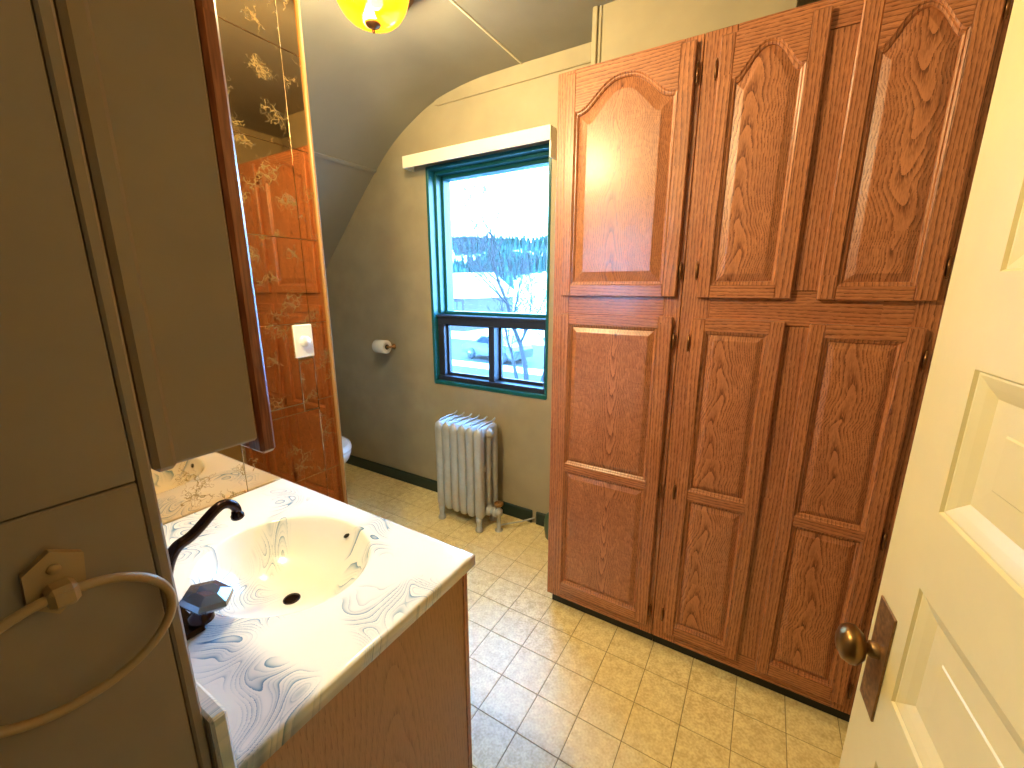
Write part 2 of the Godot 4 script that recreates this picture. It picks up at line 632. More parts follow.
	extrude(mb, sp, -2.184, -0.2)
	commit(mb, "batten", M.ceil, ce)
	# right wall, jog wall behind the vanity, near wall panels, hall
	var wr := structure("wall_right", "wall at the end of the cabinets")
	part("wall_surface", wr, Vector3(0.452, -0.1, -2.3), Vector3(0.56, 2.8, 0.06), M.wall, 0.0)
	var wj := structure("wall_jog", "wall behind the vanity")
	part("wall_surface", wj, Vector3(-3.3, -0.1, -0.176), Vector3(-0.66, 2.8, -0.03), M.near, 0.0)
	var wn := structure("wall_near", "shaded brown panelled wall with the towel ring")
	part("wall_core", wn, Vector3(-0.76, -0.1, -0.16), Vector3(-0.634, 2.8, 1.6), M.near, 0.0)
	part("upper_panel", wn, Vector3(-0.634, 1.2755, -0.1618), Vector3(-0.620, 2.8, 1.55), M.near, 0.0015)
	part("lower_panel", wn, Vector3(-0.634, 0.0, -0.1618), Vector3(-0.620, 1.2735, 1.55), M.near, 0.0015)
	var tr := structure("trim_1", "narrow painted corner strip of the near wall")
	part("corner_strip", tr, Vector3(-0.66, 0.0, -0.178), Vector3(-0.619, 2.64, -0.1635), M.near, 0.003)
	var wh := structure("wall_hall", "hallway behind the camera")
	part("end_wall", wh, Vector3(-0.8, -0.1, 1.55), Vector3(0.75, 2.8, 1.68), M.wall, 0.0)
	part("side_wall", wh, Vector3(0.56, -0.1, 0.04), Vector3(0.68, 2.8, 1.6), M.wall, 0.0)
	part("hall_ceiling", wh, Vector3(-0.8, 2.62, 0.10), Vector3(0.75, 2.8, 1.68), M.ceil, 0.0)
	var wd := structure("wall_door", "wall around the doorway")
	part("door_side", wd, Vector3(0.30, -0.1, 0.02), Vector3(0.62, 2.8, 0.12), M.wall, 0.0)
	part("door_head", wd, Vector3(-0.64, 2.08, 0.02), Vector3(0.30, 2.8, 0.12), M.wall, 0.0)
	# boxed chase above the cabinets, in front of the window wall
	var so := structure("wall_soffit", "boxed-in wall above the oak cabinets")
	part("soffit_face", so, Vector3(-0.752, 2.20, ZB), Vector3(-0.037, CEIL + 0.01, -1.95), M.wall, 0.0)
	var t2 := structure("trim_2", "cream corner strip above the cabinet")
	part("corner_strip", t2, Vector3(-0.775, 2.262, -1.962), Vector3(-0.752, CEIL, -1.938), M.wall, 0.003)
	part("edge_strip", t2, Vector3(-0.748, 2.262, -1.955), Vector3(-0.735, CEIL, -1.944), M.wall, 0.003)
	# baseboard, dark green, interrupted by the radiator pipe
	var bb := structure("baseboard_back", "dark green baseboard")
	part("board", bb, Vector3(-3.2, 0, ZB), Vector3(-1.16, 0.088, ZB + 0.016), M.baseboard, 0.004, 0)
	part("board", bb, Vector3(-1.13, 0, ZB), Vector3(-0.76, 0.088, ZB + 0.016), M.baseboard, 0.004, 0)

func build_window():
	var w := structure("window_1", "window with teal jambs, fixed pane over dark sliding panes")
	var x0 := -1.952
	var x1 := -1.076
	var y0 := 0.848
	var y1 := 2.238
	# jamb lining in teal
	part("jamb", w, Vector3(x0 - 0.004, y0, -2.36), Vector3(x0 + 0.018, y1, ZB + 0.006), M.teal, 0.003)
	part("jamb", w, Vector3(x1 - 0.014, y0, -2.36), Vector3(x1 + 0.004, y1, ZB + 0.004), M.teal, 0.003)
	part("head_jamb", w, Vector3(x0, y1 - 0.018, -2.36), Vector3(x1, y1 + 0.004, ZB + 0.006), M.teal, 0.003)
	part("sill", w, Vector3(x0, y0 - 0.006, -2.36), Vector3(x1, y0 + 0.02, ZB + 0.008), M.teal, 0.003)
	# stops in steps towards the upper pane
	part("stop", w, Vector3(x0 + 0.018, 1.33, -2.36), Vector3(x0 + 0.034, y1 - 0.018, -2.235), M.teal, 0.003)
	part("stop", w, Vector3(x0 + 0.034, 1.33, -2.36), Vector3(x0 + 0.052, y1 - 0.034, -2.285), M.teal, 0.003)
	part("stop", w, Vector3(x1 - 0.026, 1.33, -2.36), Vector3(x1 - 0.014, y1 - 0.018, -2.26), M.teal, 0.003)
	part("head_stop", w, Vector3(x0 + 0.018, y1 - 0.036, -2.36), Vector3(x1 - 0.014, y1 - 0.018, -2.235), M.teal, 0.003)
	part("head_stop", w, Vector3(x0 + 0.034, y1 - 0.058, -2.36), Vector3(x1 - 0.014, y1 - 0.036, -2.285), M.teal, 0.003)
	part("sash_rail", w, Vector3(x0 + 0.034, 1.318, -2.36), Vector3(x1 - 0.014, 1.342, -2.27), M.teal, 0.003)
	part("pane", w, Vector3(x0 + 0.045, 1.335, -2.328), Vector3(x1 - 0.02, y1 - 0.05, -2.324), M.glass, 0.0)
	# lower slider frame
	var zl := -2.30
	var zh := -2.215
	part("slider_head", w, Vector3(x0 + 0.018, 1.256, zl), Vector3(x1 - 0.012, 1.320, zh), M.bronze_al, 0.004)
	part("slider_lip", w, Vector3(x0 + 0.018, 1.300, zh), Vector3(x1 - 0.012, 1.318, zh + 0.012), M.bronze_al, 0.003)
	part("slider_sill", w, Vector3(x0 + 0.018, y0 + 0.018, zl), Vector3(x1 - 0.012, y0 + 0.052, zh + 0.012), M.bronze_al, 0.004)
	part("slider_stile", w, Vector3(x0 + 0.018, y0 + 0.05, zl), Vector3(x0 + 0.070, 1.26, zh), M.bronze_al, 0.004)
	part("slider_stile", w, Vector3(x1 - 0.040, y0 + 0.05, zl), Vector3(x1 - 0.012, 1.26, zh), M.bronze_al, 0.004)
	part("slider_mullion", w, Vector3(-1.512, y0 + 0.05, zl), Vector3(-1.468, 1.26, zh + 0.006), M.bronze_al, 0.004)
	for r in [[x0 + 0.070, -1.512, -2.262], [-1.468, x1 - 0.040, -2.286]]:
		var fr := node("sliding_sash", w)
		part("sash_frame", fr, Vector3(r[0], y0 + 0.05, r[2] - 0.012), Vector3(r[0] + 0.014, 1.258, r[2] + 0.012), M.bronze_al, 0.002)
		part("sash_frame", fr, Vector3(r[1] - 0.010, y0 + 0.05, r[2] - 0.012), Vector3(r[1], 1.258, r[2] + 0.012), M.bronze_al, 0.002)
		part("sash_frame", fr, Vector3(r[0], y0 + 0.05, r[2] - 0.012), Vector3(r[1], y0 + 0.072, r[2] + 0.012), M.bronze_al, 0.002)
		part("sash_frame", fr, Vector3(r[0], 1.246, r[2] - 0.012), Vector3(r[1], 1.258, r[2] + 0.012), M.bronze_al, 0.002)
		part("pane", fr, Vector3(r[0] + 0.008, y0 + 0.06, r[2] - 0.002), Vector3(r[1] - 0.006, 1.252, r[2] + 0.002), M.glass, 0.0)
	# valance over the blind
	var va := thing("blind_valance", "cream boxed blind valance mounted above the window", "valance", Vector3(0, 0, 0))
	part("front_board", va, Vector3(-2.06, 2.226, -2.098), Vector3(-1.035, 2.295, -2.088), M.valance, 0.002)
	part("end_board", va, Vector3(-2.06, 2.226, ZB), Vector3(-2.05, 2.295, -2.098), M.valance, 0.002)
	part("end_board", va, Vector3(-1.045, 2.15, ZB), Vector3(-1.035, 2.295, -2.098), M.valance, 0.002)
	part("top_board", va, Vector3(-2.05, 2.287, ZB), Vector3(-1.045, 2.295, -2.098), M.valance, 0.001)
	var mb := Mb.new()
	lathe(mb, Vector3(-1.945, 2.262, -2.142), [[0.0, 0], [0.017, 0.0], [0.017, 0.865], [0.0, 0.865]], Vector3.RIGHT, 16)
	commit(mb, "blind_roll", M.teal, va)

# a hinge: knuckle barrel with finials and a leaf
func hinge_mesh() -> ArrayMesh:
	var mb := Mb.new()
	lathe(mb, Vector3(0, 0, 0.004), [[0, -0.031], [0.003, -0.030], [0.0035, -0.026], [0.002, -0.0245], [0.0046, -0.023], [0.0046, 0.023], [0.002, 0.0245], [0.0035, 0.026], [0.003, 0.030], [0, 0.031]], Vector3.UP, 10)
	bx(mb, Vector3(-0.004, -0.020, -0.003), Vector3(0.004, 0.020, 0.003), 0.001)
	return make_mesh(mb, M.hinge)

func arch_y(e: float) -> float:
	return 0.5 + 0.5 * cos(PI * pow(minf(e / 0.96, 1.0), 1.3))

# outline of a door opening, drawn in by d all round; the arch keeps its shape
func arch_outline(x0: float, x1: float, y0: float, y1: float, peak: float, d := 0.0) -> PackedVector2Array:
	var o := PackedVector2Array([Vector2(x0 + d, y0 + d), Vector2(x1 - d, y0 + d)])
	if peak <= 0.0:
		o.append(Vector2(x1 - d, y1 - d)); o.append(Vector2(x0 + d, y1 - d))
		return o
	var n := 30
	var hw := (x1 - x0) / 2
	for k in n + 1:
		var s := 1.0 - 2.0 * k / n        # 1 .. -1
		var x := s * (hw - d)
		var e := absf(x) / hw * lerpf(1.0, hw / (hw - d), 0.6)
		var sl := (arch_y(minf(e + 0.02, 1.0)) - arch_y(maxf(e - 0.02, 0.0))) * peak / (0.04 * hw)
		o.append(Vector2((x0 + x1) / 2 + x, y1 + peak * arch_y(e) - d * minf(1.2, sqrt(1.0 + sl * sl))))
	return o

# moulding, bevelled panel and field inside one opening of a door
func raised_panel(d: Node3D, q: Array, zf: float, bevel: float, var_off: Vector2):
	var mb := Mb.new()
	var o := arch_outline(q[0], q[1], q[2], q[3], q[4])
	var prof := [[0.0, 0.0], [0.0035, -0.0028], [0.0042, -0.0050], [0.0075, -0.0052], [0.0115, -0.0085], [0.0125, -0.0120]]
	for i in prof.size() - 1:
		var a := arch_outline(q[0], q[1], q[2], q[3], q[4], prof[i][0])
		var b := arch_outline(q[0], q[1], q[2], q[3], q[4], prof[i + 1][0])
		for k in o.size():
			var j := (k + 1) % o.size()
			mb.quad(Vector3(a[k].x, a[k].y, zf + prof[i][1]), Vector3(a[j].x, a[j].y, zf + prof[i][1]), Vector3(b[j].x, b[j].y, zf + prof[i + 1][1]), Vector3(b[k].x, b[k].y, zf + prof[i + 1][1]))
	mb.face(0, Vector3(0, 0, 1))
	commit(mb, "moulding", M.oak, d, 1, Vector2(rng.randf(), rng.randf()))
	mb = Mb.new()
	var pp := [[0.0125, -0.0120], [bevel - 0.004, -0.0042], [bevel - 0.004, -0.0030], [bevel, -0.0022]]
	for i in pp.size() - 1:
		var a := arch_outline(q[0], q[1], q[2], q[3], q[4], pp[i][0])
		var b := arch_outline(q[0], q[1], q[2], q[3], q[4], pp[i + 1][0])
		for k in o.size():
			var j := (k + 1) % o.size()
			mb.quad(Vector3(a[k].x, a[k].y, zf + pp[i][1]), Vector3(a[j].x, a[j].y, zf + pp[i][1]), Vector3(b[j].x, b[j].y, zf + pp[i + 1][1]), Vector3(b[k].x, b[k].y, zf + pp[i + 1][1]))
	var c := arch_outline(q[0], q[1], q[2], q[3], q[4], bevel)
	var ix := Geometry2D.triangulate_polygon(c)
	var f := mb.v.size()
	for k in range(0, ix.size(), 3):
		mb.tri(Vector3(c[ix[k]].x, c[ix[k]].y, zf - 0.0022), Vector3(c[ix[k + 1]].x, c[ix[k + 1]].y, zf - 0.0022), Vector3(c[ix[k + 2]].x, c[ix[k + 2]].y, zf - 0.0022))
	mb.face(0, Vector3(0, 0, 1))
	mb.face(f, Vector3(0, 0, 1))
	commit(mb, "raised_panel", M.oak_panel, d, 1, var_off, 1.08, 1.0)

# a framed door; openings: [y0, y1, peak]
func cab_door(parent: Node3D, x0: float, x1: float, y0: float, y1: float, sl: float, sr: float, opens: Array, bevel: float, col: int, hx: float, hys: Array, hm: ArrayMesh):
	var d := node("door", parent)
	var zb := -1.586
	var zf := -1.565
	var ya: float = opens[0][0]
	# stiles run full height with an eased outer edge
	part("stile", d, Vector3(x0, y0, zb), Vector3(x0 + sl, y1, zf), M.oak, 0.003)
	part("stile", d, Vector3(x1 - sr, y0, zb), Vector3(x1, y1, zf), M.oak, 0.003)
	part("rail", d, Vector3(x0 + sl, y0, zb), Vector3(x1 - sr, ya, zf), M.oak, 0.002, 0)
	for k in opens.size():
		var op: Array = opens[k]
		var o := arch_outline(x0 + sl, x1 - sr, op[0], op[1], op[2])
		# rail above this opening, with its lower edge following the arch
		var top: float = opens[k + 1][0] if k + 1 < opens.size() else y1
		var poly := PackedVector2Array()
		for i in range(o.size() - 1, 1, -1): poly.append(o[i])
		poly.append(Vector2(x1 - sr, top)); poly.append(Vector2(x0 + sl, top))
		var mb := Mb.new()
		extrude(mb, poly, zb, zf)
		commit(mb, "rail", M.oak, d, 0, Vector2(rng.randf(), rng.randf()))
		var cx := (x0 + sl + x1 - sr) / 2
		# centre the figure of column col of the panel texture on this panel
		raised_panel(d, [x0 + sl, x1 - sr, op[0], op[1], op[2]], zf, bevel, Vector2((col + 0.5) / 3.0 - cx / 1.08, [0.1, 0.35, 0.62][(col + k) % 3]))
	for hy in hys:
		var h := MeshInstance3D.new()
		h.mesh = hm
		h.name = "hinge"
		d.add_child(h, true)
		h.position = Vector3(hx, hy, -1.578)

func build_cabinets():
	var hm := hinge_mesh()
	var zf := -1.585
	var zk := -1.605
	var zback := -2.18
	# narrow unit next to the window
	var a := thing("tall_cabinet", "narrow glossy oak cabinet next to the window, one arched door over one panelled door", "cabinet", Vector3.ZERO, "built-in oak cabinets")
	part("side_panel", a, Vector3(-0.756, 0.05, zback), Vector3(-0.744, 2.258, zk), M.oak, 0.001)
	part("top_panel", a, Vector3(-0.744, 2.240, zback), Vector3(-0.264, 2.256, zk), M.oak, 0.001, 0)
	part("back_panel", a, Vector3(-0.744, 0.05, zback), Vector3(-0.264, 2.240, zback + 0.01), M.oak, 0.001)
	part("frame_stile", a, Vector3(-0.758, 0.062, zk), Vector3(-0.690, 2.262, zf), M.oak, 0.002)
	part("frame_stile", a, Vector3(-0.320, 0.062, zk), Vector3(-0.2635, 2.262, zf), M.oak, 0.002)
	part("frame_rail", a, Vector3(-0.690, 2.19, zk), Vector3(-0.320, 2.262, zf), M.oak, 0.001, 0)
	part("frame_rail", a, Vector3(-0.690, 1.36, zk), Vector3(-0.320, 1.51, zf), M.oak, 0.001, 0)
	part("frame_rail", a, Vector3(-0.690, 0.062, zk), Vector3(-0.320, 0.15, zf), M.oak, 0.001, 0)
	part("toe_kick", a, Vector3(-0.745, 0.0, -1.66), Vector3(-0.264, 0.062, -1.618), M.black, 0.002)
	cab_door(a, -0.718, -0.281, 1.468, 2.243, 0.040, 0.047, [[1.510, 2.116, 0.088]], 0.048, 0, -0.2735, [2.155, 1.555], hm)
	cab_door(a, -0.718, -0.284, 0.112, 1.398, 0.040, 0.049, [[0.160, 0.722, 0.0], [0.757, 1.358, 0.0]], 0.034, 1, -0.2765, [1.312, 0.730, 0.184], hm)
	# wide unit
	var b := thing("tall_cabinet", "wide glossy oak cabinet next to the cream door, two arched doors over two panelled doors", "cabinet", Vector3.ZERO, "built-in oak cabinets")
	part("side_panel", b, Vector3(-0.2615, 0.05, zback), Vector3(-0.250, 2.258, zk), M.oak, 0.001)
	part("top_panel", b, Vector3(-0.250, 2.240, zback), Vector3(0.45, 2.256, zk), M.oak, 0.001, 0)
	part("back_panel", b, Vector3(-0.250, 0.05, zback), Vector3(0.45, 2.240, zback + 0.01), M.oak, 0.001)
	part("frame_stile", b, Vector3(-0.2615, 0.062, zk), Vector3(-0.17, 2.262, zf), M.oak, 0.002)
	part("frame_stile", b, Vector3(0.35, 0.062, zk), Vector3(0.450, 2.262, zf), M.oak, 0.002)
	part("frame_rail", b, Vector3(-0.17, 2.185, zk), Vector3(0.35, 2.262, zf), M.oak, 0.001, 0)
	part("frame_rail", b, Vector3(-0.17, 1.382, zk), Vector3(0.35, 1.488, zf), M.oak, 0.001, 0)
	part("frame_rail", b, Vector3(-0.17, 0.062, zk), Vector3(0.35, 0.132, zf), M.oak, 0.001, 0)
	part("frame_mullion", b, Vector3(0.015, 1.4905, zk), Vector3(0.165, 2.183, zf + 0.001), M.oak, 0.0015)
	part("frame_mullion", b, Vector3(0.015, 0.1345, zk), Vector3(0.165, 1.3795, zf + 0.001), M.oak, 0.0015)
	part("toe_kick", b, Vector3(-0.262, 0.0, -1.66), Vector3(0.45, 0.062, -1.618), M.black, 0.002)
	cab_door(b, -0.213, 0.056, 1.466, 2.234, 0.040, 0.044, [[1.507, 2.112, 0.080]], 0.037, 2, -0.2205, [2.150, 1.555], hm)
	cab_door(b, 0.122, 0.388, 1.464, 2.234, 0.044, 0.050, [[1.503, 2.108, 0.080]], 0.037, 1, 0.3955, [2.140, 1.553], hm)
	cab_door(b, -0.216, 0.052, 0.112, 1.396, 0.039, 0.040, [[0.158, 0.722, 0.0], [0.759, 1.355, 0.0]], 0.032, 2, -0.2255, [1.310, 0.738, 0.186], hm)
	cab_door(b, 0.116, 0.380, 0.105, 1.392, 0.040, 0.040, [[0.160, 0.722, 0.0], [0.757, 1.352, 0.0]], 0.032, 0, 0.3905, [1.300, 0.735, 0.165], hm)

const CT := 0.80
func build_vanity():
	var v := thing("vanity_cabinet", "brown wood-veneer vanity cabinet under the marbled sink top", "vanity")
	var mbv := Mb.new()
	bx(mbv, Vector3(-0.634, 0.0, -0.772), Vector3(-0.622, 0.764, -0.19), 0.001)
	commit(mbv, "side_panel", M.vanity, v, 1, Vector2(0.3, 0.1), 0.6, 0.9)
	part("front_stile", v, Vector3(-0.668, 0.0, -0.790), Vector3(-0.619, 0.764, -0.772), M.oak, 0.002)
	part("front_stile", v, Vector3(-1.49, 0.0, -0.790), Vector3(-1.44, 0.764, -0.772), M.oak, 0.002)
	part("front_rail", v, Vector3(-1.44, 0.69, -0.790), Vector3(-0.668, 0.764, -0.772), M.oak, 0.001, 0)
	part("front_rail", v, Vector3(-1.44, 0.0, -0.790), Vector3(-0.668, 0.10, -0.772), M.oak, 0.001, 0)
	for k in 2:
		var dx := -1.45 + k * 0.398
		var d := node("door", v)
		part("door_panel", d, Vector3(dx, 0.09, -0.806), Vector3(dx + 0.39, 0.70, -0.7905), M.oak, 0.004)
	part("back_panel", v, Vector3(-1.49, 0.0, -0.196), Vector3(-0.634, 0.764, -0.188), M.vanity, 0.0)
	part("side_panel", v, Vector3(-1.488, 0.0, -0.772), Vector3(-1.476, 0.764, -0.196), M.vanity, 0.001)

	# sink top: moulded in one piece with its bowl and backsplash
	var s := thing("sink_top", "white cultured-marble sink top with blue-grey swirls and an oval bowl", "sink")
	var x0 := -1.497
	var x1 := -0.600
	var z0 := -0.802
	var z1 := -0.200
	var c := Vector2(-1.02, -0.528)
	var ea := 0.232
	var eb := 0.196
	var n := 96
	var prof := [[0.02, -0.128], [0.12, -0.1275], [0.3, -0.123], [0.5, -0.110], [0.68, -0.088], [0.82, -0.060], [0.91, -0.034], [0.965, -0.014], [0.99, -0.005], [1.008, -0.0012], [1.03, 0.0]]
	var rows := []
	for p in prof:
		var r := []
		for k in n:
			var a := TAU * k / n
			r.append(Vector3(c.x + cos(a) * ea * p[0], CT + p[1], c.y + sin(a) * eb * p[0]))
		rows.append(r)
	# out to the rectangle
	var edge := func(a: float, i: float) -> Vector2:
		var d := Vector2(cos(a) * ea, sin(a) * eb)
		var t := 1e9
		if d.x > 1e-6: t = minf(t, (x1 - i - c.x) / d.x)
		if d.x < -1e-6: t = minf(t, (x0 + i - c.x) / d.x)
		if d.y > 1e-6: t = minf(t, (z1 - i - c.y) / d.y)
		if d.y < -1e-6: t = minf(t, (z0 + i - c.y) / d.y)
		return c + d * t
	# angles, with the four corners put in
	var corner_k := {}
	for q in [Vector2(x0, z0), Vector2(x0, z1), Vector2(x1, z0), Vector2(x1, z1)]:
		var a := atan2((q.y - c.y) / eb, (q.x - c.x) / ea)
		corner_k[posmod(roundi(a / TAU * n), n)] = q
	for step in [[0.5, 0.016, 0.0], [1.0, 0.016, 0.0], [1.0, 0.008, 0.0], [1.0, 0.0018, -0.0018], [1.0, 0.0, -0.006], [1.0, 0.0, -0.034], [1.0, 0.012, -0.034]]:
		var r := []
		for k in n:
			var e: Vector2 = edge.call(TAU * k / n, step[1])
			if corner_k.has(k):
				var q: Vector2 = corner_k[k]
				e = Vector2(clampf(q.x, x0 + step[1], x1 - step[1]), clampf(q.y, z0 + step[1], z1 - step[1]))
			var inner := Vector2(rows[10][k].x, rows[10][k].z)
			var e2 := inner.lerp(e, step[0])
			r.append(Vector3(e2.x, CT + step[2], e2.y))
		rows.append(r)
	var mb := Mb.new()
	loft(mb, rows, true, false, 0)
	# cap of the bowl floor
	var f := mb.v.size()
	for k in n:
		mb.tri(Vector3(c.x, CT - 0.128, c.y), rows[0][k], rows[0][(k + 1) % n], 0)
	mb.face(f, Vector3.UP)
	for k in mb.v.size():
		var p := mb.v[k]
		mb.uv[k] = Vector2((p.x - x0) / 0.897 * 0.94 + 0.03 , (p.z - z0) / 0.602 * 0.94 + 0.03 + (p.y - CT) * 0.4)
	# face it upwards by the rim ring
	mb.face(0, Vector3.UP)
	commit(mb, "top", M.marble, s, -1)
	mb = Mb.new()
	bx(mb, Vector3(x0, CT - 0.034, -0.2005), Vector3(x1, CT + 0.108, -0.1785), 0.004)
	for k in mb.v.size():
		var p := mb.v[k]
		mb.uv[k] = Vector2((p.x - x0) / 0.897 * 0.94 + 0.03, 0.9 + (p.y - CT) * 0.5)
	commit(mb, "backsplash", M.marble, s, -1)
	mb = Mb.new()
	lathe(mb, Vector3(c.x, CT - 0.1275, c.y), [[0, 0.002], [0.012, 0.002], [0.020, 0.003], [0.022, 0.001], [0.022, -0.004], [0, -0.004]], Vector3.UP, 24)
	commit(mb, "drain", M.faucet, s)
	# overflow slot in the far wall of the bowl
	mb = Mb.new()
	var oc := Vector3(c.x + 0.012, CT - 0.030, c.y - eb * 0.915)
	lathe(mb, oc, [[0, 0.006], [0.009, 0.006], [0.010, 0.0], [0, -0.002]], Vector3(0, 0.5, 0.87).normalized(), 18, 0, Vector2(1.0, 0.5))
	commit(mb, "overflow_slot", M.black, s)

	# faucet: S-curved spout from a centre base, a faceted handle beside it
	var fa := thing("faucet", "dark oil-rubbed bronze faucet with curved spout behind the sink bowl", "faucet", Vector3(-1.05, CT, -0.278))
	mb = Mb.new()
	bx(mb, Vector3(-0.034, 0.0, -0.026), Vector3(0.125, 0.014, 0.026), 0.006)
	commit(mb, "base_plate", M.faucet, fa)
	mb = Mb.new()
	var pth := []
	var cvs := Curve3D.new()
	cvs.add_point(Vector3(0, 0.012, 0.0), Vector3.ZERO, Vector3(0, 0.07, 0))
	cvs.add_point(Vector3(0, 0.150, -0.050), Vector3(0, -0.006, 0.030), Vector3(0, 0.006, -0.030))
	cvs.add_point(Vector3(0, 0.197, -0.127), Vector3(0, -0.012, 0.025), Vector3(0, 0.010, -0.020))
	cvs.add_point(Vector3(0, 0.168, -0.166), Vector3(0, 0.020, 0.0), Vector3.ZERO)
	for p in cvs.tessellate(5, 3): pth.append(p)
	var rad := []
	for k in pth.size(): rad.append(0.0135 - 0.0035 * k / pth.size())
	tube(mb, pth, rad, 14)
	commit(mb, "spout", M.faucet, fa)
	mb = Mb.new()
	lathe(mb, Vector3(0, 0.150, -0.166), [[0, 0], [0.012, 0], [0.0145, 0.003], [0.0145, 0.010], [0.012, 0.014], [0.010, 0.022], [0, 0.022]], Vector3(0, 1, 0.1).normalized(), 18)
	commit(mb, "aerator", M.faucet, fa)
	for sx in [1]:
		var h := node("handle", fa, Vector3(sx * 0.096, 0.008, -0.026))
		mb = Mb.new()
		lathe(mb, Vector3.ZERO, [[0.024, 0.004], [0.022, 0.020], [0.014, 0.026], [0.012, 0.042], [0, 0.042]], Vector3.UP, 18)
		commit(mb, "stem", M.faucet, h)
		mb = Mb.new()
		var rows2 := []
		for p in [[0.018, 0.034], [0.040, 0.044], [0.050, 0.056], [0.045, 0.066], [0.022, 0.074], [0.004, 0.072]]:
			var r := []
			for k in 12:
				var a := TAU * k / 12.0
				var q: float = p[0] * (1.0 if k % 2 == 0 else 0.88)
				r.append(Vector3(cos(a) * q, p[1], sin(a) * q))
			rows2.append(r)
		loft(mb, rows2, true, true, -1)
		commit(mb, "faceted_knob", M.acrylic, h).rotation_degrees = Vector3(-10, 20, -14)

func build_mirror_wall():
	var w := structure("wall_divider", "dividing wall clad in gold-veined mirror tiles")
	part("wall_core", w, Vector3(-1.62, -0.1, -1.062), Vector3(-1.506, 2.78, -0.17), M.wall, 0.0)
	var xs := -1.500
	var cuts_z := [-0.177, -0.374, -0.679, -0.984, -1.056]
	var rows := [0.0, 0.148, 0.453, 0.758, 1.063, 1.368, 1.673, 1.978, 2.283, 2.588, 2.64]
	for i in cuts_z.size() - 1:
		for j in rows.size() - 1:
			if i < 2 and j < 2: continue
			var boxes := [[cuts_z[i + 1], cuts_z[i], rows[j], rows[j + 1]]]
			if i == 2 and j == 4:      # piece cut out around the switch
				boxes = [[-0.9215, -0.679, 1.063, 1.368], [-0.984, -0.9225, 1.030, 1.233]]
			elif i == 2 and j == 3:
				boxes = [[-0.984, -0.679, 0.758, 1.0285], [-0.9215, -0.679, 1.0285, 1.062]]
			for b in boxes:
				var mb := Mb.new()
				bx(mb, Vector3(xs - 0.006, b[2] + 0.0006, b[0] + 0.0006), Vector3(xs, b[3] - 0.0006, b[1] - 0.0006), 0.0012)
				var o := commit(mb, "mirror_tile", M.vein_mirror, w, 1, Vector2(rng.randf(), rng.randf()), 0.62, 0.62)
				o.set_meta("label", "gold-veined mirror tile")
	var t := structure("trim_3", "thin gold wooden strip on the free end of the mirrored wall")
	part("edge_strip", t, Vector3(-1.512, 0.0, -1.068), Vector3(-1.490, 2.642, -1.056), M.gold, 0.003)
	# rotary dimmer
	var d := thing("dimmer_switch", "white rotary dimmer switch on the mirrored wall", "switch", Vector3(-1.5, 1.302, -0.948))
	part("plate", d, Vector3(0, -0.062, -0.038), Vector3(0.007, 0.062, 0.038), M.white, 0.003)
	var mb := Mb.new()
	lathe(mb, Vector3(0.006, 0, 0), [[0.021, 0], [0.020, 0.012], [0.017, 0.016], [0, 0.017]], Vector3.RIGHT, 28)
	commit(mb, "knob", M.white, d)

func build_medicine_cabinet():
	var c := thing("medicine_cabinet", "tan-sided medicine cabinet with dark wood front above the sink", "cabinet")
	var xr := -0.645
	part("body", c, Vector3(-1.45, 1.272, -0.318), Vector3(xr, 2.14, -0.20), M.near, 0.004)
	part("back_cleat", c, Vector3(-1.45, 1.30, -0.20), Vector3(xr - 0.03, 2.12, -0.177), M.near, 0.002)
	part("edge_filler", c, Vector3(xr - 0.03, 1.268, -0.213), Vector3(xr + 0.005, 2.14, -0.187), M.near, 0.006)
	# mirrored front in a moulded dark wood frame
	var d := node("door", c)
	for r in [[-1.452, -1.40, 1.245, 2.15], [-0.69, xr - 0.004, 1.245, 2.15]]:
		part("frame_stile", d, Vector3(r[0], r[2], -0.346), Vector3(r[1], r[3], -0.322), M.walnut, 0.005)
	part("frame_rail", d, Vector3(-1.40, 1.245, -0.345), Vector3(-0.69, 1.295, -0.322), M.walnut, 0.005, 0)
	part("frame_rail", d, Vector3(-1.40, 2.10, -0.345), Vector3(-0.69, 2.15, -0.322), M.walnut, 0.005, 0)
	part("mirror", d, Vector3(-1.41, 1.285, -0.338), Vector3(-0.68, 2.11, -0.330), M.mirror, 0.0)

